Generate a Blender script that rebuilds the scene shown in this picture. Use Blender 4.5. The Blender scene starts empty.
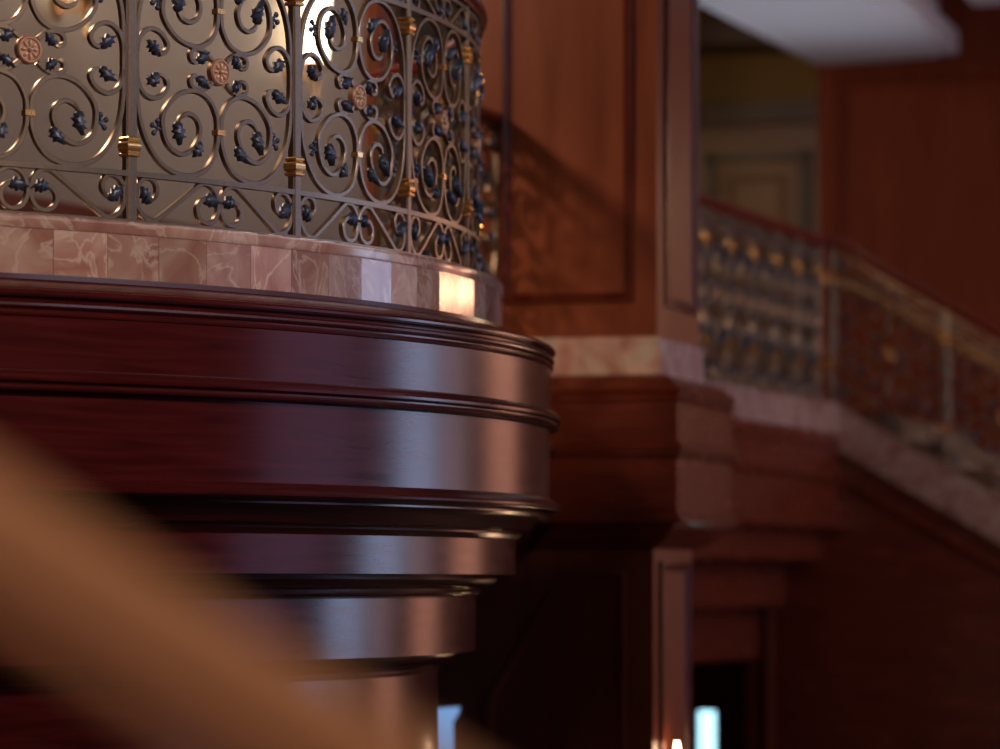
import bpy, bmesh, math, random
from mathutils import Vector, Matrix
random.seed(7)
PI = math.pi
C = bpy.context.scene.collection
F = 3842.0; HY = 582.3                      # focal length in pixels, row of the horizon (1000x749 frame)
CX, CY, R = -3.3827, 13.7945, 3.3           # axis of the round balcony, radius of its railing
DT = 0.2175; T0 = 0.7637                    # post pitch (radians), angle of one post
E1 = Vector((0.966, -0.2588, 0)); E2 = Vector((0.2588, 0.966, 0)); P0 = Vector((0.678, 16.6, 0))
FLOOR = -1.6                                # every height below is relative to the eye; the scene is lifted at the end

def W(a, b, z=0.0): return P0 + E1 * a + E2 * b + Vector((0, 0, z))
def at(px, py, Y): return Vector(((px - 500) / F * Y, Y, (HY - py) / F * Y))

# ------------------------------------------------------------------ materials
def new_mat(name):
    m = bpy.data.materials.new(name); m.use_nodes = True
    nt = m.node_tree; b = nt.nodes['Principled BSDF']
    return m, nt, b
def wood(name, dark, light, rough=0.25, coord='UV', stretch=(1.2, 16, 1), spec=0.5, coat=0.0):
    m, nt, b = new_mat(name); N = nt.nodes; L = nt.links
    tc = N.new('ShaderNodeTexCoord'); mp = N.new('ShaderNodeMapping'); mp.inputs['Scale'].default_value = stretch
    L.new(tc.outputs[coord], mp.inputs['Vector'])
    n1 = N.new('ShaderNodeTexNoise'); n1.inputs['Scale'].default_value = 2.2; n1.inputs['Detail'].default_value = 6; n1.inputs['Distortion'].default_value = 0.6
    L.new(mp.outputs[0], n1.inputs['Vector'])
    r = N.new('ShaderNodeValToRGB'); r.color_ramp.elements[0].position = 0.3; r.color_ramp.elements[1].position = 0.72
    r.color_ramp.elements[0].color = (*dark, 1); r.color_ramp.elements[1].color = (*light, 1)
    L.new(n1.outputs['Fac'], r.inputs['Fac']); L.new(r.outputs['Color'], b.inputs['Base Color'])
    mr = N.new('ShaderNodeMapRange'); mr.inputs['To Min'].default_value = rough - 0.03; mr.inputs['To Max'].default_value = rough + 0.04
    L.new(n1.outputs['Fac'], mr.inputs['Value']); L.new(mr.outputs[0], b.inputs['Roughness'])
    b.inputs['Specular IOR Level'].default_value = spec
    b.inputs['Coat Weight'].default_value = coat; b.inputs['Coat Roughness'].default_value = 0.06
    return m
def marble(name, tile=None, k=1.0):
    m, nt, b = new_mat(name); N = nt.nodes; L = nt.links
    tc = N.new('ShaderNodeTexCoord'); mp = N.new('ShaderNodeMapping'); L.new(tc.outputs['Object'], mp.inputs['Vector'])
    off = None
    if tile:
        uv = N.new('ShaderNodeSeparateXYZ'); L.new(tc.outputs['UV'], uv.inputs[0])
        dv = N.new('ShaderNodeMath'); dv.operation = 'DIVIDE'; dv.inputs[1].default_value = tile; L.new(uv.outputs['X'], dv.inputs[0])
        fl = N.new('ShaderNodeMath'); fl.operation = 'FLOOR'; L.new(dv.outputs[0], fl.inputs[0])
        wn = N.new('ShaderNodeTexWhiteNoise'); wn.noise_dimensions = '1D'; L.new(fl.outputs[0], wn.inputs['W'])
        sc = N.new('ShaderNodeVectorMath'); sc.operation = 'SCALE'; sc.inputs['Scale'].default_value = 9.0
        L.new(wn.outputs['Color'], sc.inputs[0]); L.new(sc.outputs[0], mp.inputs['Location'])
    n1 = N.new('ShaderNodeTexNoise'); n1.inputs['Scale'].default_value = 5; n1.inputs['Detail'].default_value = 7; n1.inputs['Distortion'].default_value = 1.2
    L.new(mp.outputs[0], n1.inputs['Vector'])
    r = N.new('ShaderNodeValToRGB'); e = r.color_ramp.elements
    e[0].position = 0.32; e[0].color = (0.33 * k, 0.165 * k, 0.14 * k, 1); e[1].position = 0.72; e[1].color = (min(.85, 0.58 * k), min(.75, 0.455 * k), min(.68, 0.405 * k), 1)
    x = e.new(0.5); x.color = (min(.8, 0.44 * k), 0.265 * k, 0.225 * k, 1)
    L.new(n1.outputs['Fac'], r.inputs['Fac'])
    n2 = N.new('ShaderNodeTexNoise'); n2.inputs['Scale'].default_value = 3.5; n2.inputs['Detail'].default_value = 4; n2.inputs['Distortion'].default_value = 2.0
    L.new(mp.outputs[0], n2.inputs['Vector'])
    ab = N.new('ShaderNodeMath'); ab.operation = 'SUBTRACT'; ab.inputs[1].default_value = 0.5; L.new(n2.outputs['Fac'], ab.inputs[0])
    ab2 = N.new('ShaderNodeMath'); ab2.operation = 'ABSOLUTE'; L.new(ab.outputs[0], ab2.inputs[0])
    vr = N.new('ShaderNodeValToRGB'); vr.color_ramp.elements[0].position = 0.0; vr.color_ramp.elements[0].color = (0.75, 0.75, 0.75, 1)
    vr.color_ramp.elements[1].position = 0.035; vr.color_ramp.elements[1].color = (0, 0, 0, 1); L.new(ab2.outputs[0], vr.inputs['Fac'])
    mx = N.new('ShaderNodeMix'); mx.data_type = 'RGBA'; mx.inputs['B'].default_value = (0.66, 0.56, 0.50, 1)
    L.new(vr.outputs['Color'], mx.inputs['Factor']); L.new(r.outputs['Color'], mx.inputs['A'])
    out = mx.outputs['Result']
    if tile:
        fr = N.new('ShaderNodeMath'); fr.operation = 'FRACT'; L.new(dv.outputs[0], fr.inputs[0])
        c5 = N.new('ShaderNodeMath'); c5.operation = 'COMPARE'; c5.inputs[1].default_value = 0.0; c5.inputs[2].default_value = 0.014; L.new(fr.outputs[0], c5.inputs[0])
        mj = N.new('ShaderNodeMix'); mj.data_type = 'RGBA'; mj.inputs['B'].default_value = (0.22, 0.10, 0.08, 1)
        L.new(c5.outputs[0], mj.inputs['Factor'])
        hs = N.new('ShaderNodeHueSaturation'); mv = N.new('ShaderNodeMapRange'); mv.inputs['To Min'].default_value = 0.8; mv.inputs['To Max'].default_value = 1.2
        L.new(wn.outputs['Value'], mv.inputs['Value']); L.new(mv.outputs[0], hs.inputs['Value']); L.new(out, hs.inputs['Color'])
        L.new(hs.outputs['Color'], mj.inputs['A']); out = mj.outputs['Result']
    L.new(out, b.inputs['Base Color']); b.inputs['Roughness'].default_value = 0.12
    return m
def plain(name, col, rough=0.5, metal=0.0, var=0.15, scale=30, spec=0.5):
    m, nt, b = new_mat(name); N = nt.nodes; L = nt.links
    tc = N.new('ShaderNodeTexCoord'); n = N.new('ShaderNodeTexNoise'); n.inputs['Scale'].default_value = scale; L.new(tc.outputs['Object'], n.inputs['Vector'])
    r = N.new('ShaderNodeValToRGB'); r.color_ramp.elements[0].color = (*[c * (1 - var) for c in col], 1); r.color_ramp.elements[1].color = (*[min(1, c * (1 + var)) for c in col], 1)
    L.new(n.outputs['Fac'], r.inputs['Fac']); L.new(r.outputs['Color'], b.inputs['Base Color'])
    b.inputs['Roughness'].default_value = rough; b.inputs['Metallic'].default_value = metal; b.inputs['Specular IOR Level'].default_value = spec
    return m
def glow(name, col, s):
    m, nt, b = new_mat(name); b.inputs['Base Color'].default_value = (*col, 1)
    b.inputs['Emission Color'].default_value = (*col, 1); b.inputs['Emission Strength'].default_value = s
    return m
MAH = wood('mahogany', (0.048, 0.005, 0.006), (0.095, 0.011, 0.011), 0.19)
MAHW = wood('mahogany_wall', (0.20, 0.045, 0.018), (0.30, 0.075, 0.03), 0.30, 'Object', (5, 5, 0.6))
MAHD = wood('mahogany_belt', (0.13, 0.022, 0.010), (0.20, 0.036, 0.016), 0.26, 'Object', (1.5, 1.5, 8))
MAHF = wood('dimmed_mahogany', (0.16, 0.032, 0.012), (0.23, 0.05, 0.02), 0.6, 'Object', (5, 5, 0.6), spec=0.12)  # wall mahogany darkened and dulled to dim far walls and mouldings
RAILW = wood('handrail_mahogany', (0.12, 0.012, 0.008), (0.18, 0.022, 0.012), 0.25)
HONEY = wood('honey_handrail', (0.38, 0.20, 0.11), (0.52, 0.28, 0.17), 0.35)
MARB = marble('pink_marble'); MARBP = marble('pale_pink_marble', None, 1.75); MARBT = marble('pink_marble_tiles', 0.0555 * 3.393)
IRON = plain('bronzed_iron', (0.25, 0.20, 0.155), 0.36, 0.85, 0.2, 60)
LEAF = plain('blued_leaf', (0.055, 0.080, 0.145), 0.38, 0.35, 0.4, 120)
GOLD = plain('gilt_brass', (0.95, 0.60, 0.25), 0.26, 0.85, 0.1, 40)
COPPER = plain('copper_rosette', (0.52, 0.32, 0.23), 0.4, 0.4, 0.2, 90)
TAUPE = plain('taupe_plaster', (0.40, 0.34, 0.27), 0.7, 0, 0.05, 3)
GREEN = plain('sage_plaster', (0.26, 0.25, 0.20), 0.7, 0, 0.06, 3)
WHITE = plain('white_plaster', (0.62, 0.60, 0.60), 0.7, 0, 0.03, 3)
OLIVE = plain('olive_plaster', (0.30, 0.20, 0.07), 0.7, 0, 0.06, 3)
STONE = plain('floor_stone', (0.12, 0.08, 0.06), 0.4, 0, 0.2, 2)
CARPET = plain('patterned_stair_stone', (0.26, 0.19, 0.12), 0.7, 0, 0.6, 14)
DOORW = wood('door_wood', (0.22, 0.10, 0.03), (0.32, 0.15, 0.05), 0.35, 'Object', (6, 6, 0.7))
DARKW = wood('dark_wood', (0.03, 0.006, 0.004), (0.05, 0.01, 0.006), 0.35, 'Object', (3, 3, 3))
SHADE = glow('lit_lamp_shade', (1.0, 0.80, 0.58), 7.0)
BULB = glow('lit_candle_bulb', (1.0, 0.60, 0.34), 70.0)
LIT = glow('lit_globe', (1.0, 0.50, 0.28), 50.0)
DAY = glow('daylit_glass', (0.52, 0.64, 1.0), 4.2)
CYAN = glow('daylit_glass_bright', (0.45, 0.85, 1.0), 2.2)
BLUEP = glow('daylit_glass_soft', (0.24, 0.46, 0.85), 0.75)

# ------------------------------------------------------------------ mesh helpers
class MB:
    def __init__(s): s.v = []; s.f = []; s.uv = []
    def add(s, verts, faces, uvs=None):
        o = len(s.v); s.v += [tuple(v) for v in verts]; s.f += [[i + o for i in f] for f in faces]
        s.uv += uvs if uvs else [[(0, 0)] * len(f) for f in faces]
    def build(s, name, mat, parent=None, smooth=True, angle=35):
        me = bpy.data.meshes.new(name); me.from_pydata(s.v, [], s.f); me.update()
        ul = me.uv_layers.new(name='UVMap'); k = 0
        for fu in s.uv:
            for c in fu: ul.data[k].uv = c; k += 1
        bm = bmesh.new(); bm.from_mesh(me); bmesh.ops.recalc_face_normals(bm, faces=bm.faces); bm.to_mesh(me); bm.free()
        if smooth:
            me.polygons.foreach_set('use_smooth', [True] * len(me.polygons)); me.set_sharp_from_angle(angle=math.radians(angle))
        me.materials.append(mat)
        o = bpy.data.objects.new(name, me); C.objects.link(o)
        if parent: o.parent = parent
        return o
def box(mb, fn, a0, a1, b0, b1, z0, z1):
    v = [fn(a, b, z) for z in (z0, z1) for (a, b) in ((a0, b0), (a1, b0), (a1, b1), (a0, b1))]
    mb.add(v, [(0, 3, 2, 1), (4, 5, 6, 7), (0, 1, 5, 4), (1, 2, 6, 5), (2, 3, 7, 6), (3, 0, 4, 7)])
XYZ = lambda x, y, z: Vector((x, y, z))
def spline(p, n=8, closed=False):
    out = []; m = len(p)
    for i in range(m - 1):
        a = p[max(i - 1, 0)]; b = p[i]; c = p[i + 1]; d = p[min(i + 2, m - 1)]
        for k in range(n):
            t = k / n
            out.append(tuple(0.5 * (2 * b[j] + (c[j] - a[j]) * t + (2 * a[j] - 5 * b[j] + 4 * c[j] - d[j]) * t * t + (3 * b[j] - a[j] - 3 * c[j] + d[j]) * t ** 3) for j in range(len(b))))
    out.append(tuple(p[-1])); return out
def sweep(mb, path, prof, fn, closed=False, closed_prof=True, u0=0.0, taper=None):
    """profile (offset to the right of the path, height) along a 2-D path; fn maps (x, y, height) to space"""
    n = len(path); P = [Vector(p) for p in path]; rows = []; us = [u0]
    for i in range(n):
        if closed: t1 = (P[i] - P[i - 1]).normalized(); t2 = (P[(i + 1) % n] - P[i]).normalized()
        else:
            t1 = (P[i] - P[i - 1]).normalized() if i else (P[1] - P[0]).normalized()
            t2 = (P[i + 1] - P[i]).normalized() if i < n - 1 else t1
        n1 = Vector((t1.y, -t1.x)); n2 = Vector((t2.y, -t2.x)); nn = (n1 + n2) / max(0.25, 1 + n1.dot(n2))
        if i: us.append(us[-1] + (P[i] - P[i - 1]).length)
        s = taper[i] if taper else 1.0
        rows.append([fn(P[i].x + nn.x * o * s, P[i].y + nn.y * o * s, h * (s if taper else 1)) for o, h in prof])
    if closed: us.append(us[-1] + (P[0] - P[-1]).length)
    m = len(prof); vs = [0.0]
    for j in range(1, m + 1):
        a, b = prof[j - 1], prof[j % m]; vs.append(vs[-1] + math.hypot(a[0] - b[0], a[1] - b[1]))
    verts = [v for r in rows for v in r]; faces = []; uvs = []
    for i in range(n if closed else n - 1):
        i2 = (i + 1) % n
        for j in range(m if closed_prof else m - 1):
            j2 = (j + 1) % m
            faces.append((i * m + j, i2 * m + j, i2 * m + j2, i * m + j2)); uvs.append([(us[i], vs[j]), (us[i + 1], vs[j]), (us[i + 1], vs[j + 1]), (us[i], vs[j + 1])])
    if not closed and closed_prof:
        faces.append(tuple(range(m))[::-1]); uvs.append([(p[0], p[1]) for p in prof][::-1])
        faces.append(tuple((n - 1) * m + j for j in range(m))); uvs.append([(p[0], p[1]) for p in prof])
    mb.add(verts, faces, uvs)
def sweep3(mb, pts, prof):
    """profile (side, up) along a 3-D path, up kept near vertical"""
    P = [Vector(p) for p in pts]; n = len(P); m = len(prof); verts = []; us = [0]
    for i in range(n):
        t = (P[min(i + 1, n - 1)] - P[max(i - 1, 0)]).normalized()
        side = t.cross(Vector((0, 0, 1)))
        side = side.normalized() if side.length > 1e-4 else Vector((1, 0, 0))
        up = side.cross(t).normalized()
        verts += [P[i] + side * o + up * h for o, h in prof]
        if i: us.append(us[-1] + (P[i] - P[i - 1]).length)
    faces = []; uvs = []
    for i in range(n - 1):
        for j in range(m):
            j2 = (j + 1) % m; faces.append((i * m + j, (i + 1) * m + j, (i + 1) * m + j2, i * m + j2))
            uvs.append([(us[i], j * .03), (us[i + 1], j * .03), (us[i + 1], j * .03 + .03), (us[i], j * .03 + .03)])
    faces.append(tuple(range(m))[::-1]); uvs.append(list(prof)[::-1]); faces.append(tuple((n - 1) * m + j for j in range(m))); uvs.append(list(prof))
    mb.add(verts, faces, uvs)
def circ(r, n=12, sx=1, sy=1): return [(r * sx * math.cos(2 * PI * k / n), r * sy * math.sin(2 * PI * k / n)) for k in range(n)]
def lathe(mb, prof, fn, n=24):
    """profile (radius, height) turned about the height axis; fn maps (x, y, height)"""
    m = len(prof); v = [fn(r * math.cos(2 * PI * k / n), r * math.sin(2 * PI * k / n), h) for k in range(n) for r, h in prof]
    f = [(k * m + j, ((k + 1) % n) * m + j, ((k + 1) % n) * m + j + 1, k * m + j + 1) for k in range(n) for j in range(m - 1)]
    f += [tuple(k * m for k in range(n))[::-1], tuple(k * m + m - 1 for k in range(n))]
    mb.add(v, f)
def ball(mb, fn, c, r, n=8, squash=1.0):
    lathe(mb, [(r * math.sin(PI * (j + .15) / (n + .3)), 0) for j in range(0)] or [(max(1e-4, r * math.sin(PI * j / n)), -r * squash * math.cos(PI * j / n)) for j in range(n + 1)],
          lambda x, y, h: fn(c[0] + x, c[1] + y, c[2] + h), 2 * n)
def empty(name, loc, label=None, cat=None, group=None, kind=None):
    o = bpy.data.objects.new(name, None); C.objects.link(o); o.location = loc; o.empty_display_size = 0.1
    return tag(o, label, cat, group, kind)
def tag(o, label=None, cat=None, group=None, kind=None):
    if label: o['label'] = label
    if cat: o['category'] = cat
    if group: o['group'] = group
    if kind: o['kind'] = kind
    return o
def under(child, parent):
    """parent a mesh built in world coordinates to an Empty that stands elsewhere"""
    child.parent = parent; child.matrix_parent_inverse = Matrix.Translation(-Vector(parent.location)); return child

# ------------------------------------------------------------------ the round balcony
def arc_pt(t, r=R): return Vector((CX + r * math.sin(t), CY - r * math.cos(t)))
TR = T0 + 6 * DT; TL = math.radians(-30) - TR
ATT = Vector((-0.013, 16.78))                         # where the straight side meets the wall
def mirror(p):                                        # about the balcony's own axis
    d = Vector((p[0] - CX, p[1] - CY)); a = Vector((E2.x, E2.y)); return Vector((CX, CY)) + a * d.dot(a) * 2 - d
ATTL = mirror(ATT)
def plan(step, first=None):
    t = [TL + (TR - TL) * k / step for k in range(step + 1)] if first is None else first
    return [ATTL] + [arc_pt(x) for x in t] + [ATT]
PATH = plan(220)
balcony = empty('balcony', (CX, CY, FLOOR), 'bow-fronted polished mahogany balcony with stacked mouldings, stepped inward below', 'balcony')
CIRC = [arc_pt(2 * PI * k / 260) for k in range(260)]
def ring(name, prof, mat, parent, path=None, inner=0.16, **kw):
    mb = MB(); q = [(r - R, z) for r, z in prof]; q = q + [(q[-1][0] - inner, q[-1][1]), (q[0][0] - inner if q[0][0] - inner < q[-1][0] - inner else q[-1][0] - inner, q[0][1])]
    sweep(mb, path or PATH, q, XYZ, closed=path is not None); return under(mb.build(name, mat, angle=28, **kw), parent)
ring('cornice', [(3.36, .886), (3.43, .886), (3.432, .871), (3.440, .867), (3.458, .865), (3.490, .858), (3.520, .848), (3.540, .838), (3.543, .833), (3.560, .833), (3.574, .830), (3.582, .823), (3.582, .816), (3.574, .809), (3.563, .806), (3.561, .799), (3.570, .797), (3.577, .791), (3.578, .784), (3.572, .777), (3.566, .774), (3.566, .770), (3.571, .768), (3.574, .762), (3.571, .756), (3.566, .753)], MAH, balcony)
ring('upper_fascia', [(3.566, .753), (3.566, .600)], MAH, balcony)
ring('bead_moulding', [(3.566, .604), (3.574, .601), (3.588, .596), (3.599, .588), (3.603, .579), (3.602, .571), (3.594, .565), (3.588, .563), (3.588, .559), (3.594, .557), (3.597, .551), (3.593, .545), (3.580, .541), (3.566, .540), (3.562, .536)], MAH, balcony)
ring('lower_fascia', [(3.562, .537), (3.562, .294)], MAH, balcony)
ring('band_moulding', [(3.562, .297), (3.570, .296), (3.584, .286), (3.596, .274), (3.600, .266), (3.599, .259), (3.592, .252), (3.586, .250), (3.545, .248), (3.541, .243), (3.541, .237), (3.531, .230), (3.519, .221), (3.510, .208), (3.501, .196), (3.490, .184), (3.478, .180), (3.464, .177), (3.460, .172), (3.459, .166), (3.450, .158), (3.442, .152), (3.438, .147)], MAH, balcony)
ring('stepped_fascia', [(3.438, .148), (3.438, .027), (3.372, .026)], MAH, balcony, CIRC)
ring('cove_moulding', [(3.380, .028), (3.376, .022), (3.374, .010), (3.366, .002), (3.356, -.008), (3.346, -.013), (3.322, -.018), (3.314, -.022), (3.312, -.034), (3.308, -.040), (3.297, -.046), (3.296, -.052)], MAH, balcony, CIRC)
ring('stepped_fascia', [(3.295, -.050), (3.295, -.243), (3.224, -.244)], MAH, balcony, CIRC)
ring('cove_moulding', [(3.230, -.242), (3.226, -.255), (3.216, -.268), (3.204, -.279), (3.188, -.288), (3.172, -.294), (3.168, -.298), (3.167, -.306), (3.161, -.312), (3.160, -.318)], MAH, balcony, CIRC)
ring('drum', [(3.159, -.316), (3.159, FLOOR)], MAH, balcony, CIRC)

mb = MB(); fp_ = [(p.x, p.y) for p in PATH]; nfp = len(fp_)
mb.add([(x, y, .88) for x, y in fp_] + [(x, y, .70) for x, y in fp_], [tuple(range(nfp)), tuple(range(2 * nfp - 1, nfp - 1, -1))] + [(i, (i + 1) % nfp, nfp + (i + 1) % nfp, nfp + i) for i in range(nfp)])
under(mb.build('floor_slab', DARKW, smooth=False), balcony)
# marble curb: flat tile facets, topped by a thin rounded slab
curb = empty('marble_curb', (CX, CY, .884), 'pink veined marble tile curb between the curved mahogany front and the iron railing', 'curb')
DTI = 0.0555
mbt = MB(); q = [(0.093, 1.022), (0.093, .884), (-.06, .884), (-.06, 1.022)]
th = 0.6632 - DTI * math.floor((0.6632 - TL) / DTI)
ts = []
while th < TR: ts.append(th); th += DTI
tile_path = [arc_pt(t, R) for t in ts]
sweep(mbt, tile_path, q, XYZ)
# give each facet a whole tile in the UV so that seams fall on the facet edges
chord = (tile_path[1] - tile_path[0]).length
mbt.uv = [[((u / chord) * DTI * 3.393 + 1e-4, v) for u, v in f] for f in mbt.uv]
under(mbt.build('tile_facing', MARBT, smooth=False), curb)
mbn = MB(); sweep(mbn, [ATTL, arc_pt(ts[0])], q, XYZ); sweep(mbn, [arc_pt(ts[-1]), ATT], q, XYZ); under(mbn.build('side_facing', MARB, smooth=False), curb)
mb = MB(); sweep(mb, PATH, [(-.07, 1.022), (.0945, 1.022), (.096, 1.025), (.097, 1.052), (.095, 1.059), (.090, 1.061), (-.07, 1.061)], XYZ); under(mb.build('top_slab', MARB), curb)

# ------------------------------------------------------------------ wrought iron panel pattern (measured in metres about the rosette)
HA = .337; VB = -.328
SA = [(.007, -.184), (.012, -.135), (.045, -.087), (.103, -.067), (.170, -.083), (.222, -.130), (.234, -.176), (.218, -.232), (.168, -.262), (.115, -.245), (.083, -.195), (.092, -.155), (.126, -.138), (.158, -.148), (.176, -.172)]
SB = [(.007, -.184), (.010, -.222), (.030, -.270), (.070, -.308), (.135, -.325), (.200, -.316), (.255, -.284), (.298, -.230), (.322, -.170), (.333, -.100), (.334, -.03)]
SC = [(.334, 0.0), (.331, -.050), (.313, -.086), (.277, -.104), (.237, -.092), (.214, -.062), (.224, -.038), (.246, -.030)]
SD = [(.030, -.034), (.060, -.055), (.096, -.062), (.119, -.049), (.119, -.028), (.102, -.019), (.088, -.024)]
SS = [(.052, -.052), (.078, -.062), (.094, -.086), (.086, -.116), (.058, -.130), (.026, -.122), (.008, -.095), (.005, -.066), (.016, -.032), (.040, -.012), (.068, -.009), (.096, -.022), (.244, -.124), (.268, -.135), (.292, -.135), (.320, -.116), (.336, -.082), (.333, -.040), (.313, -.014), (.284, -.008), (.262, -.022), (.256, -.048), (.268, -.070), (.286, -.080)]
BAR = [(-.0055, -.0085), (.0055, -.0085), (.0072, -.0068), (.0072, .0068), (.0055, .0085), (-.0055, .0085), (-.0072, .0068), (-.0072, -.0068)]
STRIP_B, STRIP_T = .153, .100
def xf(p, su, sv): return [(u * su, v * sv) for u, v in p]
def strip_pts(s, top):
    if not top: return [(u * s, -.336 + w * (STRIP_B / .157)) for u, w in SS]
    return [(u * s, .336 - w * (STRIP_T / .157)) for u, w in SS]
def leaf(mb, fn, u, v, ang, s, flip=1):
    """a curled acanthus leaf with five pointed lobes, thick along its midrib"""
    out = [(-.35, .10), (-.12, .34), (.02, .18), (.20, .50), (.34, .24), (.60, .46), (.66, .17), (1.05, .06), (.68, -.14), (.62, -.42), (.36, -.22), (.18, -.48), (.02, -.18), (-.14, -.32), (-.35, -.10)]
    ca, sa = math.cos(ang), math.sin(ang); n = len(out)
    def pt(x, y, h):
        y2 = (y * flip + .22 * x * x * flip) * s; x2 = x * s
        return fn(u + x2 * ca - y2 * sa, v + x2 * sa + y2 * ca, h * s)
    ring_f = [pt(x, y, .10 + .35 * x * x + .25 * abs(y)) for x, y in out]; ring_b = [pt(x, y, -.10 + .20 * x * x) for x, y in out]
    mid_f = [pt(.10, 0, .42), pt(.45, 0, .52)]; mid_b = pt(.25, 0, -.30)
    f = []
    for i in range(n):
        j = (i + 1) % n; c = 2 * n if (out[i][0] + out[j][0]) / 2 < .28 else 2 * n + 1
        f.append((i, j, c)); f.append((n + j, n + i, 2 * n + 2)); f.append((i, n + i, n + j, j))
    f.append((2 * n, 3, 2 * n + 1)); f.append((2 * n, 2 * n + 1, 11))
    mb.add(ring_f + ring_b + mid_f + [mid_b], f)
def sprig(mb, fn, u, v, ang, s):
    ca, sa = math.cos(ang), math.sin(ang)
    def q(x, y): return (u + (x * ca - y * sa) * s, v + (x * sa + y * ca) * s)
    sweep(mb, [q(-.3, 0), q(.2, 0), q(.55, 0)], [(o * .55, h * .55) for o, h in BAR], fn)
    for x, y in ((1.0, .02), (.62, .55), (.62, -.55)):
        c = q(x, y); sweep(mb, [q(.35, 0), q((x + .35) / 2, y * .6), c], [(o * .45, h * .45) for o, h in BAR], fn); ball(mb, fn, (c[0], c[1], 0), .26 * s, 5, .8)
def rosette(fn):
    a = MB(); lathe(a, [(.001, -.012), (.038, -.012), (.042, -.009), (.042, .009), (.038, .014), (.033, .014), (.030, .009), (.001, .009)], fn, 28)
    b = MB()
    for k in range(8):
        t = k * PI / 4; ca, sa = math.cos(t), math.sin(t)
        ball(b, lambda x, y, h, ca=ca, sa=sa: fn(.020 * ca + x * ca * 1.25 - y * sa * .62, .020 * sa + x * sa * 1.25 + y * ca * .62, .010 + h), (0, 0, 0), .0085, 5, .8)
    c = MB(); ball(c, fn, (0, 0, .013), .0075, 6)
    return a, b, c
def quad():
    for su in (1, -1):
        for sv in (1, -1): yield su, sv
def panel_bars(fn, k=1.0):
    """every bar and every leaf of one panel, as lists of (kind, mesh)"""
    bars = []; leaves = []
    def bar(p, n=7, taper_end=True):
        mb = MB(); q = spline(p, n); tp = [1.0] * len(q)
        if taper_end:
            for i in range(min(8, len(q))): tp[-1 - i] = .45 + .55 * i / 8
        sweep(mb, q, BAR, fn, taper=tp); bars.append(mb)
    for su, sv in quad():
        s = su * k; fl = su * sv
        bar(xf(SA, s, sv)); bar(xf(SB, s, sv), taper_end=False); bar(xf(SD, s, sv), 5)
        def lf(u, v, a, sz, fl=fl, s=s, sv=sv, su=su):
            mb = MB(); leaf(mb, fn, u * s, v * sv, math.atan2(math.sin(a) * sv, math.cos(a) * su), sz * 1.22, fl); leaves.append(mb)
        lf(.172, -.182, -1.75, .042); lf(.086, -.232, -1.15, .036); lf(.262, -.040, -.9, .036); lf(.082, -.030, -2.7, .030)
        mb = MB(); sprig(mb, fn, .238 * s, -.196 * sv, math.atan2(.35 * sv, .9 * su), .036); leaves.append(mb)
    for su in (1, -1):
        low = xf(SC, su * k, 1); up = xf(SC, su * k, -1)
        bar(list(reversed(up))[:-1] + low, 6)
        for top in (0, 1):
            bar(strip_pts(su * k, top), 5); sg = -1 if top else 1; kk = (STRIP_T if top else STRIP_B) / .157; base = .336 if top else -.336
            for (u, w, a) in ((.052, -.058, 3.0), (.292, -.074, .6)):
                mb = MB(); leaf(mb, fn, u * su * k, base + sg * w * kk, math.atan2(math.sin(a) * sg, math.cos(a) * su), .044 * (1 if not top else .8), su * sg); leaves.append(mb)
    return bars, leaves
ZM = 1.221 + .328                                       # height of the rosettes
ZPT, ZPB = 1.99, 1.061
railing = empty('railing', (CX, CY, ZPB), 'wrought iron scrollwork railing with gilt collars curving round the balcony edge', 'railing')
def cyl(u, v, h): t = u / R; r = R + h; return Vector((r * math.sin(t), -r * math.cos(t), v + ZM - ZPB))
bars, leaves = panel_bars(cyl)
def rails_mb(fn, half, k=1.0):
    mb = MB(); n = 12
    for v0, w in ((-.336, .008), (.336, .008), (-.336 - STRIP_B, .006), (.336 + STRIP_T - .006, .006)):
        sweep(mb, [(-half + 2 * half * i / n, v0) for i in range(n + 1)], [(-w, -.013), (w, -.013), (w, .013), (-w, .013)], fn)
    for x in (-half + .004, half - .004): sweep(mb, [(x, -.336 - STRIP_B), (x, .336 + STRIP_T)], [(-.004, -.010), (.004, -.010), (.004, .010), (-.004, .010)], fn)
    return mb
half = DT * R / 2 - .012
panel0 = rails_mb(cyl, half).build('panel', IRON, railing)
for b_ in bars: b_.build('scroll', IRON, panel0)
for l_ in leaves: l_.build('leaf', LEAF, panel0, angle=180)
ra, rb, rc = rosette(cyl); r0 = ra.build('rosette', COPPER, panel0); r0['label'] = 'round copper rosette'
mb = MB()
for p in (rb, rc): mb.add(p.v, p.f)
mb.build('rosette_petals', plain('pale_petals', (.75, .56, .44), .35, .4), panel0)
for sv in (1, -1):
    mb = MB(); box(mb, cyl, -.016, .016, -.184 * sv - .008, -.184 * sv + .008, -.013, .013)
    # box() takes (u, v) as its plan axes and the radial depth as height
    o = mb.build('collar', GOLD, panel0, smooth=False); o['label'] = 'small gilt collar'
def copy_tree(o, parent):
    c = o.copy(); C.objects.link(c); c.parent = parent
    for ch in list(o.children): copy_tree(ch, c)
    return c
kids = list(panel0.children)
for m in range(-5, 6):
    tc_ = T0 + (m + .5) * DT
    if m == -5: o = panel0
    else:
        o = panel0.copy(); C.objects.link(o); o.parent = railing
        for ch in kids: c = ch.copy(); C.objects.link(c); c.parent = o
    o.rotation_euler = (0, 0, tc_)
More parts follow.
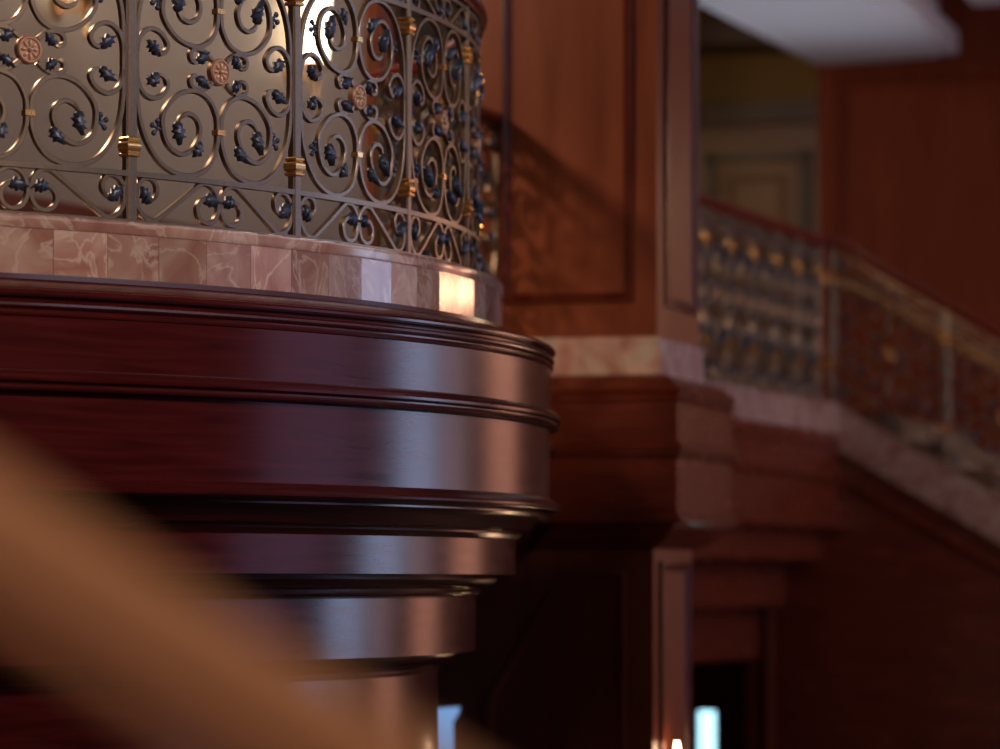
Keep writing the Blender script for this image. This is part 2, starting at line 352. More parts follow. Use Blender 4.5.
def post_mb(fn, s=.0145, z0=0.0, z1=ZPT - ZPB + .012):
    mb = MB(); c = .003
    q = [(-s, -s + c), (-s + c, -s), (s - c, -s), (s, -s + c), (s, s - c), (s - c, s), (-s + c, s), (-s, s - c)]
    mb.add([fn(x, y, z) for z in (z0, z1) for x, y in q], [tuple((k, (k + 1) % 8, 8 + (k + 1) % 8, 8 + k)) for k in range(8)] + [tuple(range(8))[::-1], tuple(range(8, 16))])
    return mb
def rect(u0, u1, v0, v1): return [(u0, v0), (u1, v0), (u1, v1), (u0, v1)]
def collar_mb(fn, zc, s=.022):
    mb = MB(); w = s - .004
    prof = [(-.006, -.029), (.002, -.029), (.0042, -.026), (.0042, -.020), (.002, -.0175), (-.001, -.0165), (.003, -.0145), (.0062, -.009), (.0072, 0), (.0062, .009), (.003, .0145), (-.001, .0165), (.002, .0175), (.0042, .020), (.0042, .026), (.002, .029), (-.006, .029)]
    sweep(mb, rect(-w, w, -w, w), [(o, h + zc) for o, h in prof], fn, closed=True)
    return mb
ploc = lambda x, y, z: Vector((x, -R + y, z))
ZC = (1.221 + .072 - ZPB, 1.877 - .055 - ZPB)
post0 = post_mb(ploc).build('post', IRON, railing)
cols0 = [collar_mb(ploc, z).build('collar', GOLD, post0) for z in ZC]
for c_ in cols0: c_['label'] = 'gilt three-tier collar'
for m in range(-5, 7):
    if m == -5: o = post0
    else:
        o = post0.copy(); C.objects.link(o); o.parent = railing
        for ch in cols0: c = ch.copy(); C.objects.link(c); c.parent = o
    o.rotation_euler = (0, 0, T0 + m * DT)
# straight side panels between the arc and the wall
J = arc_pt(TR); nd = (ATT - J); nl = nd.length; nd.normalize(); nn_ = Vector((nd.y, -nd.x))
def flat_panel(k, slope, bars_mat, ros_mat):
    """a straight panel about its own rosette: x along the rail, y away from the hall, z up"""
    fl = lambda u, v, h: Vector((u, -h, v - u * slope))
    hw = k * DT * R / 2 - .012
    pn = rails_mb(fl, hw).build('panel', bars_mat)
    bars, leaves = panel_bars(fl, k)
    for b_ in bars: b_.build('scroll', bars_mat, pn)
    for l_ in leaves: l_.build('leaf', LEAF, pn, angle=60)
    ra, rb, rc = rosette(fl); mb = MB()
    for p in (ra, rb, rc): mb.add(p.v, p.f)
    mb.build('rosette', ros_mat, pn)
    return pn
def place_panel(pn, first, parent, pos, ang):
    if first: o = pn
    else:
        o = pn.copy(); C.objects.link(o)
        for ch in pn.children: c = ch.copy(); C.objects.link(c); c.parent = o
    o.parent = parent; o.location = Vector(pos) - Vector(parent.location); o.rotation_euler = (0, 0, ang); return o
pn = flat_panel(nl / 2 / (DT * R), 0, IRON, COPPER)
for k in range(2):
    c0 = J + nd * nl * (k + .5) / 2
    place_panel(pn, k == 0, railing, (c0.x, c0.y, ZM), math.atan2(nd.y, nd.x))
pc = J + nd * nl / 2
fp = lambda x, y, z, pc=pc: Vector((pc.x + nd.x * x + nn_.x * y, pc.y + nd.y * x + nn_.y * y, z + ZPB))
po = under(post_mb(fp).build('post', IRON), railing)
for z in ZC: collar_mb(fp, z).build('collar', GOLD, po)
mb = MB(); sweep(mb, PATH, [(-.03, 1.061), (.055, 1.061), (.055, 1.072), (-.03, 1.072)], XYZ); o = under(mb.build('base_bar', IRON), railing)
HR = [(-.026, 0), (.026, 0), (.030, .008), (.027, .014), (.036, .022), (.038, .034), (.034, .047), (.022, .056), (0, .060), (-.022, .056), (-.034, .047), (-.038, .034), (-.036, .022), (-.027, .014), (-.030, .008)]
mb = MB(); sweep(mb, PATH, [(o, h + ZPT) for o, h in HR], XYZ); o = under(mb.build('handrail', RAILW), railing); o['label'] = 'polished red-brown wooden handrail'

# ------------------------------------------------------------------ main wall, pier and its belt of mouldings
def struct(o): o['kind'] = 'structure'; return o
wall = MB()
box(wall, W, -.86, 0, 0, .87, .87, 7.0)                  # pier above the belt
box(wall, W, -9, -.02, .02, .80, FLOOR, .87)              # solid wall below
box(wall, W, -9, -6.4, 0, .4, .87, 7.0)                   # beyond the opening, out of view
box(wall, W, -6.4, -.86, 0, .4, 4.4, 7.0)                 # lintel over the opening
wallm = struct(wall.build('wall_back', MAHW, smooth=False))
def face_front(a, z, h): return W(a, -h, z)               # wall face towards the hall
def face_right(b, z, h, a0=0.0): return W(a0 + h, b, z)   # face of the pier's right side
MOULD = [(-.022, 0), (-.020, .010), (-.012, .016), (-.006, .010), (.000, .014), (.008, .022), (.016, .020), (.022, .008), (.024, 0)]
def frame(name, pts, fn, mat, parent, closed=True, prof=MOULD, sc=1.0):
    mb = MB(); sweep(mb, pts, [(o * sc, h * sc - .001) for o, h in prof], fn, closed=closed); return mb.build(name, mat, parent)
TRIMW = wood('mahogany_trim', (0.10, 0.016, 0.009), (0.16, 0.028, 0.014), 0.28, 'Object', (3, 3, 3))
frame('panel_moulding', rect(-.672, -.125, 1.235, 5.0), face_front, TRIMW, wallm)
frame('panel_moulding', rect(.16, .74, 1.225, 5.0), lambda b, z, h: face_right(b, z, h), TRIMW, wallm)
z1 = at(0, 577, 16.6)[2]
def la(px, b=.02):                                        # wall coordinate a seen at a pixel column
    k = (px - 500) / F; d = P0 + E2 * b; return (k * d.y - d.x) / (E1.x - k * E1.y)
lowpts = [(la(490), FLOOR + .3), (la(622), FLOOR + .3), (la(622), .032), (la(566), .032), (la(490), (HY - 700) * 16.75 / F)]
frame('panel_moulding', lowpts, lambda a, z, h: W(a, .02 - h, z), MAHW, wallm, sc=.8)
frame('panel_moulding', rect(.15, .70, FLOOR + .3, .07), lambda b, z, h: W(-.02 + h, b, z), TRIMW, wallm)
mb = MB(); sweep(mb, [(-.86, .3), (-.86, 0), (0, 0), (0, .87), (-.3, .87)], [(.016, .895), (.016, 1.056), (.012, 1.062), (-.06, 1.062), (-.06, .895)], W)
struct(mb.build('marble_band', MARBP, wallm, smooth=False))
BELT = [(.02, .900), (.036, .896), (.070, .885), (.096, .862), (.100, .848), (.122, .845), (.130, .832), (.124, .812), (.114, .806), (.120, .796), (.124, .786), (.114, .774), (.115, .604), (.128, .598), (.140, .586), (.140, .572), (.130, .562), (.134, .552), (.126, .542), (.114, .537), (.114, .297), (.130, .288), (.138, .272), (.138, .256), (.096, .249), (.094, .236), (.074, .220), (.060, .196), (.040, .178), (.024, .172), (.012, .158), (-.004, .146), (-.10, .146), (-.10, .900)]
belt = MB(); sweep(belt, [(-9, 0), (0, 0), (0, .935), (-.5, .935)], BELT, W)
struct(belt.build('belt_cornice', MAHD, wallm, angle=25))

# low windows glimpsed past the balcony drum
wn1 = MB()
a0, a1, a2 = la(432), la(460), la(453); zt = (HY - 707) * 16.8 / F; zc_ = (HY - 713) * 16.8 / F; zd = (HY - 723) * 16.8 / F
pts = [(a0, FLOOR + .5), (a2, FLOOR + .5), (a2, zd), (a1 - .005, zc_), (a1, zt), (a0, zt - .012)]
wn1.add([W(a, .018, z) for a, z in pts] + [W(a, .010, z) for a, z in pts], [tuple(range(6)), tuple(range(11, 5, -1))] + [(i, (i + 1) % 6, 6 + (i + 1) % 6, 6 + i) for i in range(6)])
w1 = struct(wn1.build('window_1', BLUEP, smooth=False))

# ------------------------------------------------------------------ room behind the balcony
S0 = Vector((-2.091, 18.34, 0)); SD_ = Vector((.397, .918, 0)); SN = Vector((.918, -.397, 0))
def T(s, h, z): return S0 + SD_ * s + SN * h + Vector((0, 0, z))
mb = MB(); box(mb, T, -1.0, 3.37, -.15, 0, .9, 4.4); tw = struct(mb.build('wall_left', TAUPE, smooth=False))
mb = MB(); box(mb, T, -1.0, 3.37, 0, .02, .9, 1.74); box(mb, T, -1.0, 3.37, 0, .045, 1.74, 1.775); box(mb, T, -1.0, 3.37, 0, .03, 1.775, 1.81)
struct(mb.build('trim_1', TRIMW, smooth=False))
mb = MB(); box(mb, T, 3.37, 3.62, -.15, .06, .9, 4.4); box(mb, T, 3.40, 3.59, .06, .075, 1.2, 4.2); struct(mb.build('trim_2', MAHW, smooth=False))
# far end of that room: sage wall with a framed red wood opening
RB = 8.6
def B(a, h, z): return W(a, RB - h, z)
mb = MB(); box(mb, B, -6, la(478, RB), -.12, 0, .9, 4.4); struct(mb.build('wall_far', GREEN, smooth=False))
def fa(px): return la(px, RB)
mb = MB()
yb = W(fa(420), RB).y
zz = lambda py: (HY - py) * yb / F
for x0, x1, y0, y1 in ((360, 412, 73, 64), (384, 390, 300, 20), (396, 401, 300, 40), (418, 424, 240, 60), (360, 440, 98, 90)):
    box(mb, B, fa(x0), fa(x1), 0, .05, zz(y0), zz(y1))
struct(mb.build('trim_3', MAHW, smooth=False))
mb = MB(); box(mb, B, fa(388), fa(398), .0, .03, .9, zz(20)); box(mb, B, fa(430), fa(452), .0, .03, .9, zz(40)); struct(mb.build('trim_4', DARKW, smooth=False))
mb = MB(); box(mb, W, -7, -.9, .4, 11.7, 4.4, 4.5); struct(mb.build('ceiling', WHITE, smooth=False))

def sconce(name, origin, out, zb, label, lit, sc=1.0, group='wall sconces on the taupe wall'):
    """gilt wall sconce: oval plate, curved arm, cup, finial and a lit cylinder shade"""
    out = Vector(out).normalized(); side = Vector((-out.y, out.x, 0))
    e = empty(name, Vector(origin) + Vector((0, 0, zb)), label, 'wall lamp', group)
    f = lambda x, y, z: side * x * sc + out * y * sc + Vector((0, 0, z * sc))
    mb = MB(); lathe(mb, [(.001, 0), (.055, 0), (.058, .006), (.050, .016), (.03, .022), (.001, .022)], lambda x, y, h: f(x, h, .06 + y * 1.5), 20); mb.build('back_plate', GOLD, e)
    mb = MB(); sweep3(mb, [f(*p) for p in spline([(0, .02, .05), (0, .07, .01), (0, .12, .015), (0, .14, .06)], 6)], circ(.010 * sc, 8)); mb.build('arm', GOLD, e)
    mb = MB(); lathe(mb, [(.001, -.12), (.007, -.112), (.012, -.09), (.005, -.06), (.012, -.025), (.016, 0), (.008, .012), (.02, .03), (.045, .05), (.055, .075), (.056, .085), (.001, .086)], lambda x, y, h: f(x, .14 + y, h), 20); mb.build('cup', GOLD, e)
    mb = MB(); lathe(mb, [(.001, .086), (.052, .086), (.060, .20), (.066, .40), (.064, .405), (.001, .405)], lambda x, y, h: f(x, .14 + y, h), 24); mb.build('lamp_shade', lit, e)
    return e
sconce('wall_sconce', T(-.05, 0, 0), SN, 2.71, 'gilt wall sconce on taupe wall seen through the left end of the railing', SHADE, 1.15)
sconce('wall_sconce', T(2.42, 0, 0), SN, 2.68, 'glowing white-shaded gilt sconce near the right end of the taupe wall', SHADE, 1.15)
bp = B(fa(379), 0, 0)
sconce('wall_sconce', bp, -E2, (HY - 140) * bp.y / F, 'small gilt sconce on the sage wall beyond the red wood jamb', glow('dim_lamp_shade', (1.0, .68, .34), 1.2), .8, 'wall sconces')

# ------------------------------------------------------------------ gallery, landing and staircase on the right
G0 = Vector((1.0757, 20.16, 0)); G1 = Vector((1.954, 22.75, 0)); GD = (G1 - G0).normalized(); GN = Vector((GD.y, -GD.x, 0))
GB = -2.5; GL = (G1 - G0).length
def G(s, h, z): return G0 + GD * s + GN * h + Vector((0, 0, z))
SLOPE = .575; TZ = 1.06
def S(t, h, z): return G1 + E1 * t - E2 * h + Vector((0, 0, z))        # h towards the hall
gal = MB()
for prof in ([(.05, .88), (.06, .84), (.085, .82), (.085, .80), (.055, .79), (.055, .65), (.085, .64), (.095, .62), (.085, .60), (.055, .59), (.055, .37), (.09, .355), (.10, .335), (.09, .315), (-.02, .30), (-.3, .30), (-.3, .88)],
             [(-.05, .30), (-.05, .13), (-.3, .13), (-.3, .30)], [(-.26, .15), (-.26, -.14), (-.5, -.14), (-.5, .15)], [(-.42, -.12), (-.42, -.45), (-.7, -.45), (-.7, -.12)]):
    sweep(gal, [(GB, 0), (GL + .02, 0)], prof, lambda s, h, z: G(s, -h, z))
g = struct(gal.build('wall_gallery', MAHD, angle=25))
mb = MB(); sweep(mb, [(GB, 0), (GL, 0)], [(.06, .875), (.06, 1.05), (.05, TZ), (-.2, TZ), (-.2, .875)], lambda s, h, z: G(s, -h, z)); struct(mb.build('marble_ledge', MARB, g, smooth=False))
mb = MB(); box(mb, W, -6, -.62, .45, 11.7, .80, .90); box(mb, W, -.62, -.3, 6.5, 11.7, .80, .90); struct(mb.build('floor_gallery', STONE, smooth=False))
# sloped marble stringer, steps behind it and the panelled wall below
TE = (TZ - FLOOR) / SLOPE
stair = empty('staircase', S(0, 0, FLOOR), 'staircase descending right with a sloped pink marble stringer over dark red panelling', 'staircase')
mb = MB(); v = []
for h in (.05, -.12):
    v += [S(-.04, h, TZ - .245), S(-.04, h, TZ), S(.02, h, TZ), S(TE, h, FLOOR), S(TE, h, FLOOR - .0), S(TE - .46, h, FLOOR)]
v = []
prof_ = [(-.05, TZ - .225), (-.05, TZ), (.03, TZ), (TE, FLOOR + .02), (TE, FLOOR), (TE - .46, FLOOR), (.03, TZ - .265)]
n = len(prof_)
mb.add([S(t, .05, z) for t, z in prof_] + [S(t, -.12, z) for t, z in prof_], [tuple(range(n)), tuple(range(2 * n - 1, n - 1, -1))] + [(i, (i + 1) % n, n + (i + 1) % n, n + i) for i in range(n)])
o = under(mb.build('stringer', MARB, smooth=False), stair); o['label'] = 'sloped pink marble stringer'
mb = MB(); pw = [(-1.6, FLOOR), (TE - .5, FLOOR), (.03, TZ - .26), (-.05, TZ - .22), (-.05, -.60), (-1.6, -.60)]
n = len(pw)
pw = [(-.50, FLOOR), (TE - .5, FLOOR), (.03, TZ - .26), (-.50, TZ - .26)]; n = 4
mb.add([S(t, .01, z) for t, z in pw] + [S(t, -.10, z) for t, z in pw], [tuple(range(n)), tuple(range(2 * n - 1, n - 1, -1))] + [(i, (i + 1) % n, n + (i + 1) % n, n + i) for i in range(n)])
o = under(mb.build('panelled_side', MAHD, smooth=False), stair)
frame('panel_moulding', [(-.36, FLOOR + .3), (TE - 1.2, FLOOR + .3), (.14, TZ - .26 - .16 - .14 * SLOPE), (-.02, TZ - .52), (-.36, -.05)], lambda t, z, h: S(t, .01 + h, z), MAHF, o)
o.children[0].matrix_parent_inverse = Matrix.Translation(-Vector(stair.location)) if False else Matrix()
NS = 16; rise = (.98 - FLOOR) / NS; run = (TE - .2) / NS
for k in range(NS):
    mb = MB(); z0 = .98 - rise * (k + 1); t0 = .10 + k * run
    box(mb, lambda t, h, z: S(t, h, z), t0, t0 + run + .02, -3.4, -.13, z0 + rise - rise, z0 + rise - .028)
    box(mb, lambda t, h, z: S(t, h, z), t0 - .02, t0 + run, -3.4, -.13, z0 + rise - .028, z0 + rise + .012)
    under(mb.build('step', CARPET, smooth=False), stair)

# the landing and stair railing
sr = empty('railing', G1 + Vector((0, 0, TZ)), 'dark iron scroll railing with wooden handrail along the gallery and down the stairs', 'railing')
DZR = TZ + (ZM - ZPB)
gp = [GL - .05 - .5 * k for k in range(0, 10)]
def small_post(fn, z0=0.0):
    po = under(post_mb(fn, .016, z0).build('post', IRON), sr)
    for z in ZC: collar_mb(fn, z, .026).build('collar', GOLD, po)
for i, s in enumerate(gp):
    small_post(lambda x, y, z, s=s: G(s + x, -.06 + y, z + TZ))
pn = flat_panel(.5 / (DT * R), 0, IRON, COPPER)
for i, s_ in enumerate(gp[:-1]): place_panel(pn, i == 0, sr, G(s_ - .25, -.06, DZR), math.atan2(GD.y, GD.x))
PT = .684
for i in range(7):
    t = i * PT
    if t > TE: break
    small_post(lambda x, y, z, t=t: S(t + x, -.04 + y, z + TZ - t * SLOPE + .0), -.02)
pn = flat_panel(PT / (DT * R), SLOPE, IRON, GOLD)
for i in range(6):
    t = (i + .5) * PT; place_panel(pn, i == 0, sr, S(t, -.04, DZR - t * SLOPE), math.atan2(E1.y, E1.x))
hz = TZ + ZPT - ZPB
path3 = [G(GB, -.06, hz), G(GL - .5, -.06, hz), G(GL - .12, -.06, hz + .0), G(GL + .0, -.05, hz), S(.06, -.045, hz - .005), S(.16, -.04, hz - .07), S(.4, -.04, hz - .4 * SLOPE + .01), S(TE - .3, -.04, hz - (TE - .3) * SLOPE + .01)]
mb = MB(); sweep3(mb, path3, HR); o = under(mb.build('handrail', RAILW), sr); o['label'] = 'dark red-brown wooden handrail'
br = empty('grab_rail', S(0, -.2, TZ), 'round brass handrail mounted below the wooden one on the staircase', 'handrail')
bz = hz - .19
mb = MB(); sweep3(mb, spline([G(GL - .35, -.17, bz), G(GL - .12, -.17, bz), S(.0, -.16, bz - .01), S(.2, -.16, bz - .2 * SLOPE + .02), S(.8, -.16, bz - .8 * SLOPE + .02), S(TE - .4, -.16, bz - (TE - .4) * SLOPE + .02)], 6), circ(.026, 12)); under(mb.build('rail', GOLD), br)
for i in range(6):
    t = .06 + i * PT
    mb = MB(); sweep3(mb, [S(t, -.05, bz - t * SLOPE - .03), S(t, -.11, bz - t * SLOPE - .04), S(t, -.16, bz - t * SLOPE - .01)], circ(.009, 8)); ball(mb, XYZ, S(t, -.16, bz - t * SLOPE), .032, 6); under(mb.build('bracket', GOLD), br)

# far walls, recess with a door, soffit
F0 = Vector((2.23, 26.8, 0))
def K(a, h, z): return F0 + E1 * a - E2 * h + Vector((0, 0, z))
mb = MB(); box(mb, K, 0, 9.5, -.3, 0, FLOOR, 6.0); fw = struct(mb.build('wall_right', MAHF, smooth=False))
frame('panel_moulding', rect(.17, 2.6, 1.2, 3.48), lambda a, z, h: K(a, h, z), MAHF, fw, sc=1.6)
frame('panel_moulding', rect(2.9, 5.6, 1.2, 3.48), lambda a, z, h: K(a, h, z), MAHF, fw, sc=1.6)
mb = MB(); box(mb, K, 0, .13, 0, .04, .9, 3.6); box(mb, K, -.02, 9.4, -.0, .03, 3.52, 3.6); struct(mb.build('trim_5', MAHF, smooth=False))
RD = 1.6
mb = MB(); box(mb, K, -4, .0, -RD - .15, -RD, .9, 6.0); box(mb, K, 0, .1, -RD, -.3, .9, 6); rw = struct(mb.build('wall_recess', OLIVE, smooth=False))
yk = K(-1.3, -RD, 0).y
def ka(px): k = (px - 500) / F; d = F0 + E2 * RD; return (k * d.y - d.x) / (E1.x - k * E1.y)
kz = lambda py: (HY - py) * yk / F
mb = MB(); box(mb, K, -3.9, 0, -RD, -RD + .02, .95, kz(128)); struct(mb.build('wainscot', TRIMW, rw, smooth=False))
mb = MB(); box(mb, K, -4, .0, -RD, -RD + .14, kz(127), kz(108)); box(mb, K, -4, 0, -RD, -RD + .10, kz(108), kz(104)); struct(mb.build('trim_6', DARKW, smooth=False))
mb = MB(); box(mb, K, -4, .0, -RD + .2, -RD + .8, kz(60), kz(36)); struct(mb.build('trim_7', DARKW, smooth=False))
d1 = MB(); L_, R_, Tt = ka(706), ka(812), kz(155)
for a0, a1, z0, z1_ in ((L_, L_ + .10, .95, Tt), (R_ - .10, R_, .95, Tt), (L_, R_, Tt - .08, Tt)): box(d1, K, a0, a1, -RD + .02, -RD + .10, z0, z1_)
door = struct(d1.build('door_1', DARKW, smooth=False))
mb = MB(); box(mb, K, L_ + .10, R_ - .10, -RD + .02, -RD + .06, .95, Tt - .08); lf_ = struct(mb.build('door_leaf', DOORW, door, smooth=False))
frame('panel_moulding', rect(L_ + .2, R_ - .2, 1.1, Tt - .2), lambda a, z, h: K(a, -RD + .06 + h, z), DOORW, lf_, sc=.7)
mb = MB(); lathe(mb, [(.001, 0), (.03, 0), (.03, .01), (.012, .02), (.012, .05), (.03, .06), (.03, .085), (.001, .09)], lambda x, y, h: K(R_ - .17 + x, -RD + .06 + h, 1.95 + y), 16); struct(mb.build('door_handle', GOLD, lf_))
SZ = 3.6
def soff(px, py, z): Y = z * F / (HY - py); return Vector(((px - 500) / F * Y, Y, z))
q = [soff(700, 5, SZ), soff(820, 66, SZ), soff(938, 57, SZ), soff(875, 0, SZ)]
dl = (q[1] - q[0]).normalized(); dr = (q[2] - q[3]).normalized()
q[0] = q[0] - dl * 6; q[3] = q[3] - dr * 6
mb = MB(); up = Vector((0, 0, .4)); mb.add(q + [p + up for p in q], [(0, 1, 2, 3), (7, 6, 5, 4)] + [(i, (i + 1) % 4, 4 + (i + 1) % 4, 4 + i) for i in range(4)])
sf = struct(mb.build('ceiling_soffit', WHITE, smooth=False))
sd = Vector((dr.y, -dr.x, 0))
mb = MB(); a_, b_ = q[3] - dr * 0, q[2] + dr * .02
prof_ = [(0, 0), (.02, .015), (.13, .015), (.14, .03), (.14, .17), (.12, .19), (.05, .19), (0, .19)]
mb.add([p + sd * o + Vector((0, 0, h)) for p in (q[3], q[2]) for o, h in prof_], [(i, (i + 1) % 8, 8 + (i + 1) % 8, 8 + i) for i in range(8)] + [tuple(range(8)), tuple(range(15, 7, -1))])
struct(mb.build('crown_moulding', WHITE, sf, smooth=False))
mb = MB(); p_ = soff(974, 6, 3.9); box(mb, lambda a, b, z: p_ + E1 * a + E2 * b + Vector((0, 0, z)), 0, 3, -6, 0, 0, .3); struct(mb.build('ceiling_panel', WHITE, smooth=False))
mb = MB(); box(mb, XYZ, -13, 11.3, -6, 31, 6.0, 6.2); struct(mb.build('ceiling_hall', DARKW, smooth=False))

# narrow bright window under the gallery
def stt(px): k = (px - 500) / F; return (k * (G1.y + E2.y * .1) - G1.x - E2.x * .1) / (E1.x - k * E1.y)
mb = MB(); box(mb, lambda t, h, z: S(t, h, z), -3.0, -.50, -.35, -.20, FLOOR, .8); struct(mb.build('wall_under', MAHD, smooth=False))
tw0, tw1 = stt(696.5), stt(714); ztop = (HY - 712) * 22.9 / F
mb = MB(); box(mb, lambda t, h, z: S(t, h, z), tw0, tw1, -.20, -.17, FLOOR + .1, ztop); w2 = struct(mb.build('window_2', CYAN, smooth=False))
mb = MB(); 
for x0, x1, z0, z1_ in ((tw0 - .05, tw0, FLOOR + .1, ztop + .05), (tw1, tw1 + .05, FLOOR + .1, ztop + .05), (tw0 - .05, tw1 + .05, ztop, ztop + .05)): box(mb, lambda t, h, z: S(t, h, z), x0, x1, -.20, -.14, z0, z1_)
struct(mb.build('window_frame', DARKW, w2, smooth=False))

# candle sconce on the pilaster
cs = W(-.02, .20, 0); zf = (HY - 742) * cs.y / F
e = empty('candle_sconce', Vector((cs.x, cs.y, zf - .36)), 'brass candle sconce with lit flame bulb low on the right pilaster', 'wall lamp')
f_ = lambda x, y, z: E2 * x + E1 * y + Vector((0, 0, z))
mb = MB(); lathe(mb, [(.001, 0), (.05, 0), (.05, .01), (.03, .02), (.001, .02)], lambda x, y, h: f_(x, h, .1 + y * 1.6), 20); mb.build('back_plate', GOLD, e)
mb = MB(); sweep3(mb, [f_(*p) for p in spline([(0, .02, .08), (0, .04, .04), (0, .06, .05), (0, .065, .12)], 6)], circ(.010, 8)); mb.build('arm', GOLD, e)
mb = MB(); lathe(mb, [(.001, .12), (.035, .13), (.04, .145), (.016, .147), (.016, .26), (.001, .261)], lambda x, y, h: f_(x, .065 + y, h), 16); mb.build('candle', plain('ivory', (.8, .7, .5), .5), e)
mb = MB(); lathe(mb, [(.001, .26), (.010, .265), (.015, .285), (.014, .305), (.008, .335), (.001, .362)], lambda x, y, h: f_(x, .065 + y, h), 16); mb.build('flame_bulb', BULB, e)

# ------------------------------------------------------------------ foreground handrail, far out of focus
YF = 2.5
p0 = at(0, 548, YF); p1 = at(300, 740, YF); dv_ = (p1 - p0).normalized()
fg = empty('stair_handrail', p0 + dv_ * .45, 'blurred honey-brown wooden handrail sloping across the near lower left corner', 'handrail')
fg.location.z = FLOOR
mb = MB(); sweep3(mb, [p0 - dv_ * .55, p0, p1, p0 + dv_ * 1.2], [(x * .95, y * 1.0) for x, y in [(-.032, -.042), (.032, -.042), (.036, -.030), (.030, -.018), (.044, -.004), (.046, .014), (.038, .030), (.020, .041), (0, .044), (-.020, .041), (-.038, .030), (-.046, .014), (-.044, -.004), (-.030, -.018), (-.036, -.030)]]); under(mb.build('rail', HONEY), fg)
for s in (-.45, .45, 1.1):
    c = p0 + dv_ * s; mb = MB(); lathe(mb, [(.03, FLOOR), (.03, FLOOR + .2), (.02, FLOOR + .25), (.028, FLOOR + .6), (.018, c.z - .25), (.024, c.z - .15), (.024, c.z - .03)], lambda x, y, h: Vector((c.x + x, c.y + y, h)), 16)
    under(mb.build('baluster', DARKW), fg)

# ------------------------------------------------------------------ hall shell, daylight, lamps and added fill lights
mb = MB(); box(mb, XYZ, -13, 11.3, -6, 31, FLOOR - .2, FLOOR); struct(mb.build('floor', STONE, smooth=False))
mb = MB(); box(mb, XYZ, -13.2, -13, -6, 31, FLOOR, 6); box(mb, XYZ, -13, 11, -6.2, -6, FLOOR, 6); struct(mb.build('wall_west', DARKW, smooth=False))
east = MB(); GAPS = [(12.2, 15.6, -1.0, 3.4), (17.75, 20.0, -1.0, 3.4), (20.4, 22.6, -1.0, 3.4), (5.0, 21.0, 4.3, 5.8)]
box(east, XYZ, 11, 11.3, -6, 25.0, FLOOR, -1.0); box(east, XYZ, 11, 11.3, -6, 25.0, 3.4, 4.3); box(east, XYZ, 11, 11.3, -6, 25.0, 5.8, 6.0)
for y0, y1 in ((-6, 12.2), (15.6, 17.75), (20.0, 20.4), (22.6, 25.0)): box(east, XYZ, 11, 11.3, y0, y1, -1.0, 3.4)
for y0, y1 in ((-6, 5.0), (21.0, 25.0)): box(east, XYZ, 11, 11.3, y0, y1, 4.3, 5.8)
struct(east.build('wall_east', DARKW, smooth=False))
PANES = (glow('curtained_daylight', (.62, .48, .85), .75), DAY, glow('veiled_daylight', (.95, .66, .72), 1.2), glow('added_clerestory_glow', (.74, .80, 1.0), 2.6))  # last pane is an added high strip, cool fill for right-facing surfaces
for i, ((y0, y1, z0, z1_), m_) in enumerate(zip(GAPS, PANES)):
    mb = MB(); box(mb, XYZ, 11.1, 11.14, y0, y1, z0, z1_); w3 = struct(mb.build('window_%d' % (i + 3), m_, smooth=False))
    mb = MB(); nb = max(2, round((y1 - y0) / 1.15))
    for k in range(nb + 1): y = y0 + (y1 - y0 - .06) * k / nb; box(mb, XYZ, 11.02, 11.1, y, y + .06, z0, z1_)
    for z in (z0, (z0 + z1_) / 2, z1_ - .06): box(mb, XYZ, 11.02, 11.1, y0, y1, z, z + .06)
    struct(mb.build('window_frame', DARKW, w3, smooth=False))

def light(name, kind, loc, energy, col, **kw):
    l = bpy.data.lights.new(name, kind); l.energy = energy; l.color = col
    for k, v in kw.items(): setattr(l, k, v)
    o = bpy.data.objects.new(name, l); C.objects.link(o); o.location = loc; return o
light('balcony_chandelier_light', 'POINT', (CX + .1, CY, 3.75), 330, (1.0, .66, .42), shadow_soft_size=.22)
light('room_light', 'POINT', tuple(T(1.2, 1.3, 3.7)), 52, (1.0, .80, .60), shadow_soft_size=.4)
light('gallery_light', 'POINT', tuple(K(-1.6, 1.0, 3.3)), 13, (1.0, .60, .30), shadow_soft_size=.3)
light('stair_fill_light', 'POINT', tuple(S(2.9, .9, 2.2)), 14, (1.0, .70, .42), shadow_soft_size=.12)  # added fill to brighten stringer and brass rail, no fixture there
light('hall_fill_light', 'POINT', (-2.0, -2.0, 3.5), 320, (1.0, .58, .44), shadow_soft_size=1.0)
def aim(o, target): o.rotation_euler = (Vector(target) - Vector(o.location)).to_track_quat('-Z', 'Y').to_euler(); return o
aim(light('curb_fill_spot', 'SPOT', (4.5, 6.0, 4.9), 1300, (1.0, .70, .52), shadow_soft_size=.35, spot_size=math.radians(34), spot_blend=.9), (-1.8, 11.5, 1.45))  # added spot to brighten the curb, cone kept off the far wall
aim(light('soffit_fill_spot', 'SPOT', (1.75, 24.2, 1.05), 105, (.74, .80, 1.0), shadow_soft_size=.15, spot_size=math.radians(96), spot_blend=1.0), (1.85, 24.3, 3.6))  # added cool fill for the soffit underside, stands for no real fixture
aim(light('rail_fill_spot', 'SPOT', (-.9, 1.7, 2.3), 160, (1.0, .72, .48), shadow_soft_size=.2, spot_size=math.radians(50), spot_blend=.6), (-.15, 2.5, 0))  # added spot to brighten the near handrail only
aim(light('band_fill_spot', 'SPOT', (1.0, 4.0, 4.4), 1400, (1.0, .66, .40), shadow_soft_size=.2, spot_size=math.radians(8.5), spot_blend=.9), (.1, 16.5, 1.12))  # added narrow fill to brighten the marble band on the pier

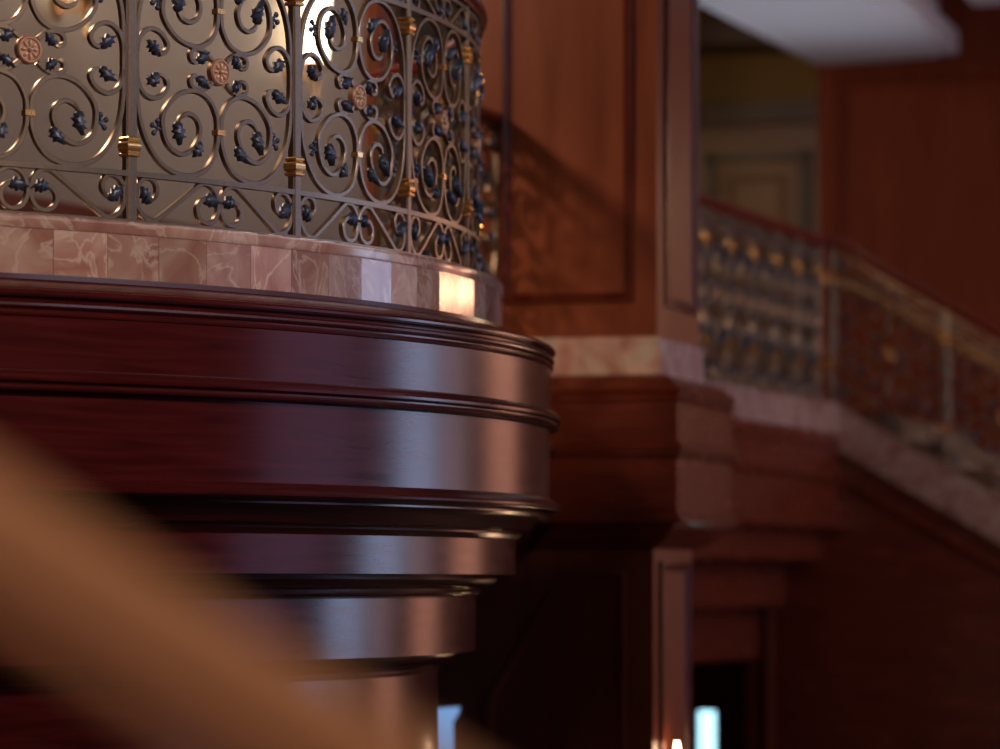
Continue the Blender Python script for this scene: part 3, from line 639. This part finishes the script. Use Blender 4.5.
# twin-globe pendant over the foot of the stairs and an added glowing panel, doorway-shaped, for the fascia's salmon reflection, both out of frame to the right
lp = Vector((5.33, 20.53, 1.69))
nl_ = empty('pendant_lamp', lp, 'brass pendant with two warm globes hanging over the foot of the staircase', 'lamp')
mb = MB(); lathe(mb, [(.06, 4.31), (.06, 4.24), (.010, 4.20), (.010, .3), (.04, .25), (.04, .18), (.010, .12)], XYZ, 16); mb.build('stem', GOLD, nl_)
for sx in (-1, 1):
    x, y = sx * .445, sx * -.33
    mb = MB(); sweep3(mb, [(0, 0, .20), (x * .5, y * .5, .17), (x * .95, y * .95, .19), (x, y, .14)], circ(.011, 8)); mb.build('arm', GOLD, nl_)
    mb = MB(); ball(mb, lambda a, b, h, x=x, y=y: Vector((x + a, y + b, h)), (0, 0, 0), .098, 10); mb.build('globe', LIT, nl_)
mb = MB(); D0, D1 = 5.6, 8.4
box(mb, K, D0, D1, .02, .05, FLOOR + .05, 3.2); d2 = struct(mb.build('reflection_panel', glow('amber_reflection_glow', (1.0, .42, .28), 1.75), smooth=False))
mb = MB()
for x in (D0 - .12, D0 + .66, D0 + 1.36, D0 + 2.06, D1): box(mb, K, x, x + (.12 if x in (D0 - .12, D1) else .06), 0, .10, FLOOR, 3.3)
for z in (FLOOR, .55, 2.4, 3.2): box(mb, K, D0, D1, 0, .09, z, z + .06)
struct(mb.build('reflection_panel_frame', DARKW, d2, smooth=False))
wd = bpy.data.worlds.new('World'); bpy.context.scene.world = wd; wd.use_nodes = True
wd.node_tree.nodes['Background'].inputs[0].default_value = (.5, .42, .40, 1); wd.node_tree.nodes['Background'].inputs[1].default_value = .1

# ------------------------------------------------------------------ camera
cam = bpy.data.cameras.new('camera'); co = bpy.data.objects.new('camera', cam); C.objects.link(co)
cam.sensor_width = 36.0; cam.lens = F * 36 / 1000; cam.shift_y = (HY - 374.5) / 1000
co.location = (0, 0, 0); co.rotation_euler = (PI / 2, 0, 0)
cam.dof.use_dof = True; cam.dof.focus_distance = 11.7; cam.dof.aperture_fstop = (cam.lens / 1000) / .078
cam.clip_end = 200
sc = bpy.context.scene; sc.camera = co
for o in list(bpy.data.objects):
    if o.parent is None: o.location.z -= FLOOR
sc.view_settings.view_transform = 'Standard'; sc.view_settings.look = 'None'; sc.view_settings.gamma = 1; sc.view_settings.exposure = 0
sc.view_settings.use_curve_mapping = False
try:
    sc.cycles.use_denoising = True; sc.cycles.max_bounces = 6
except Exception: pass
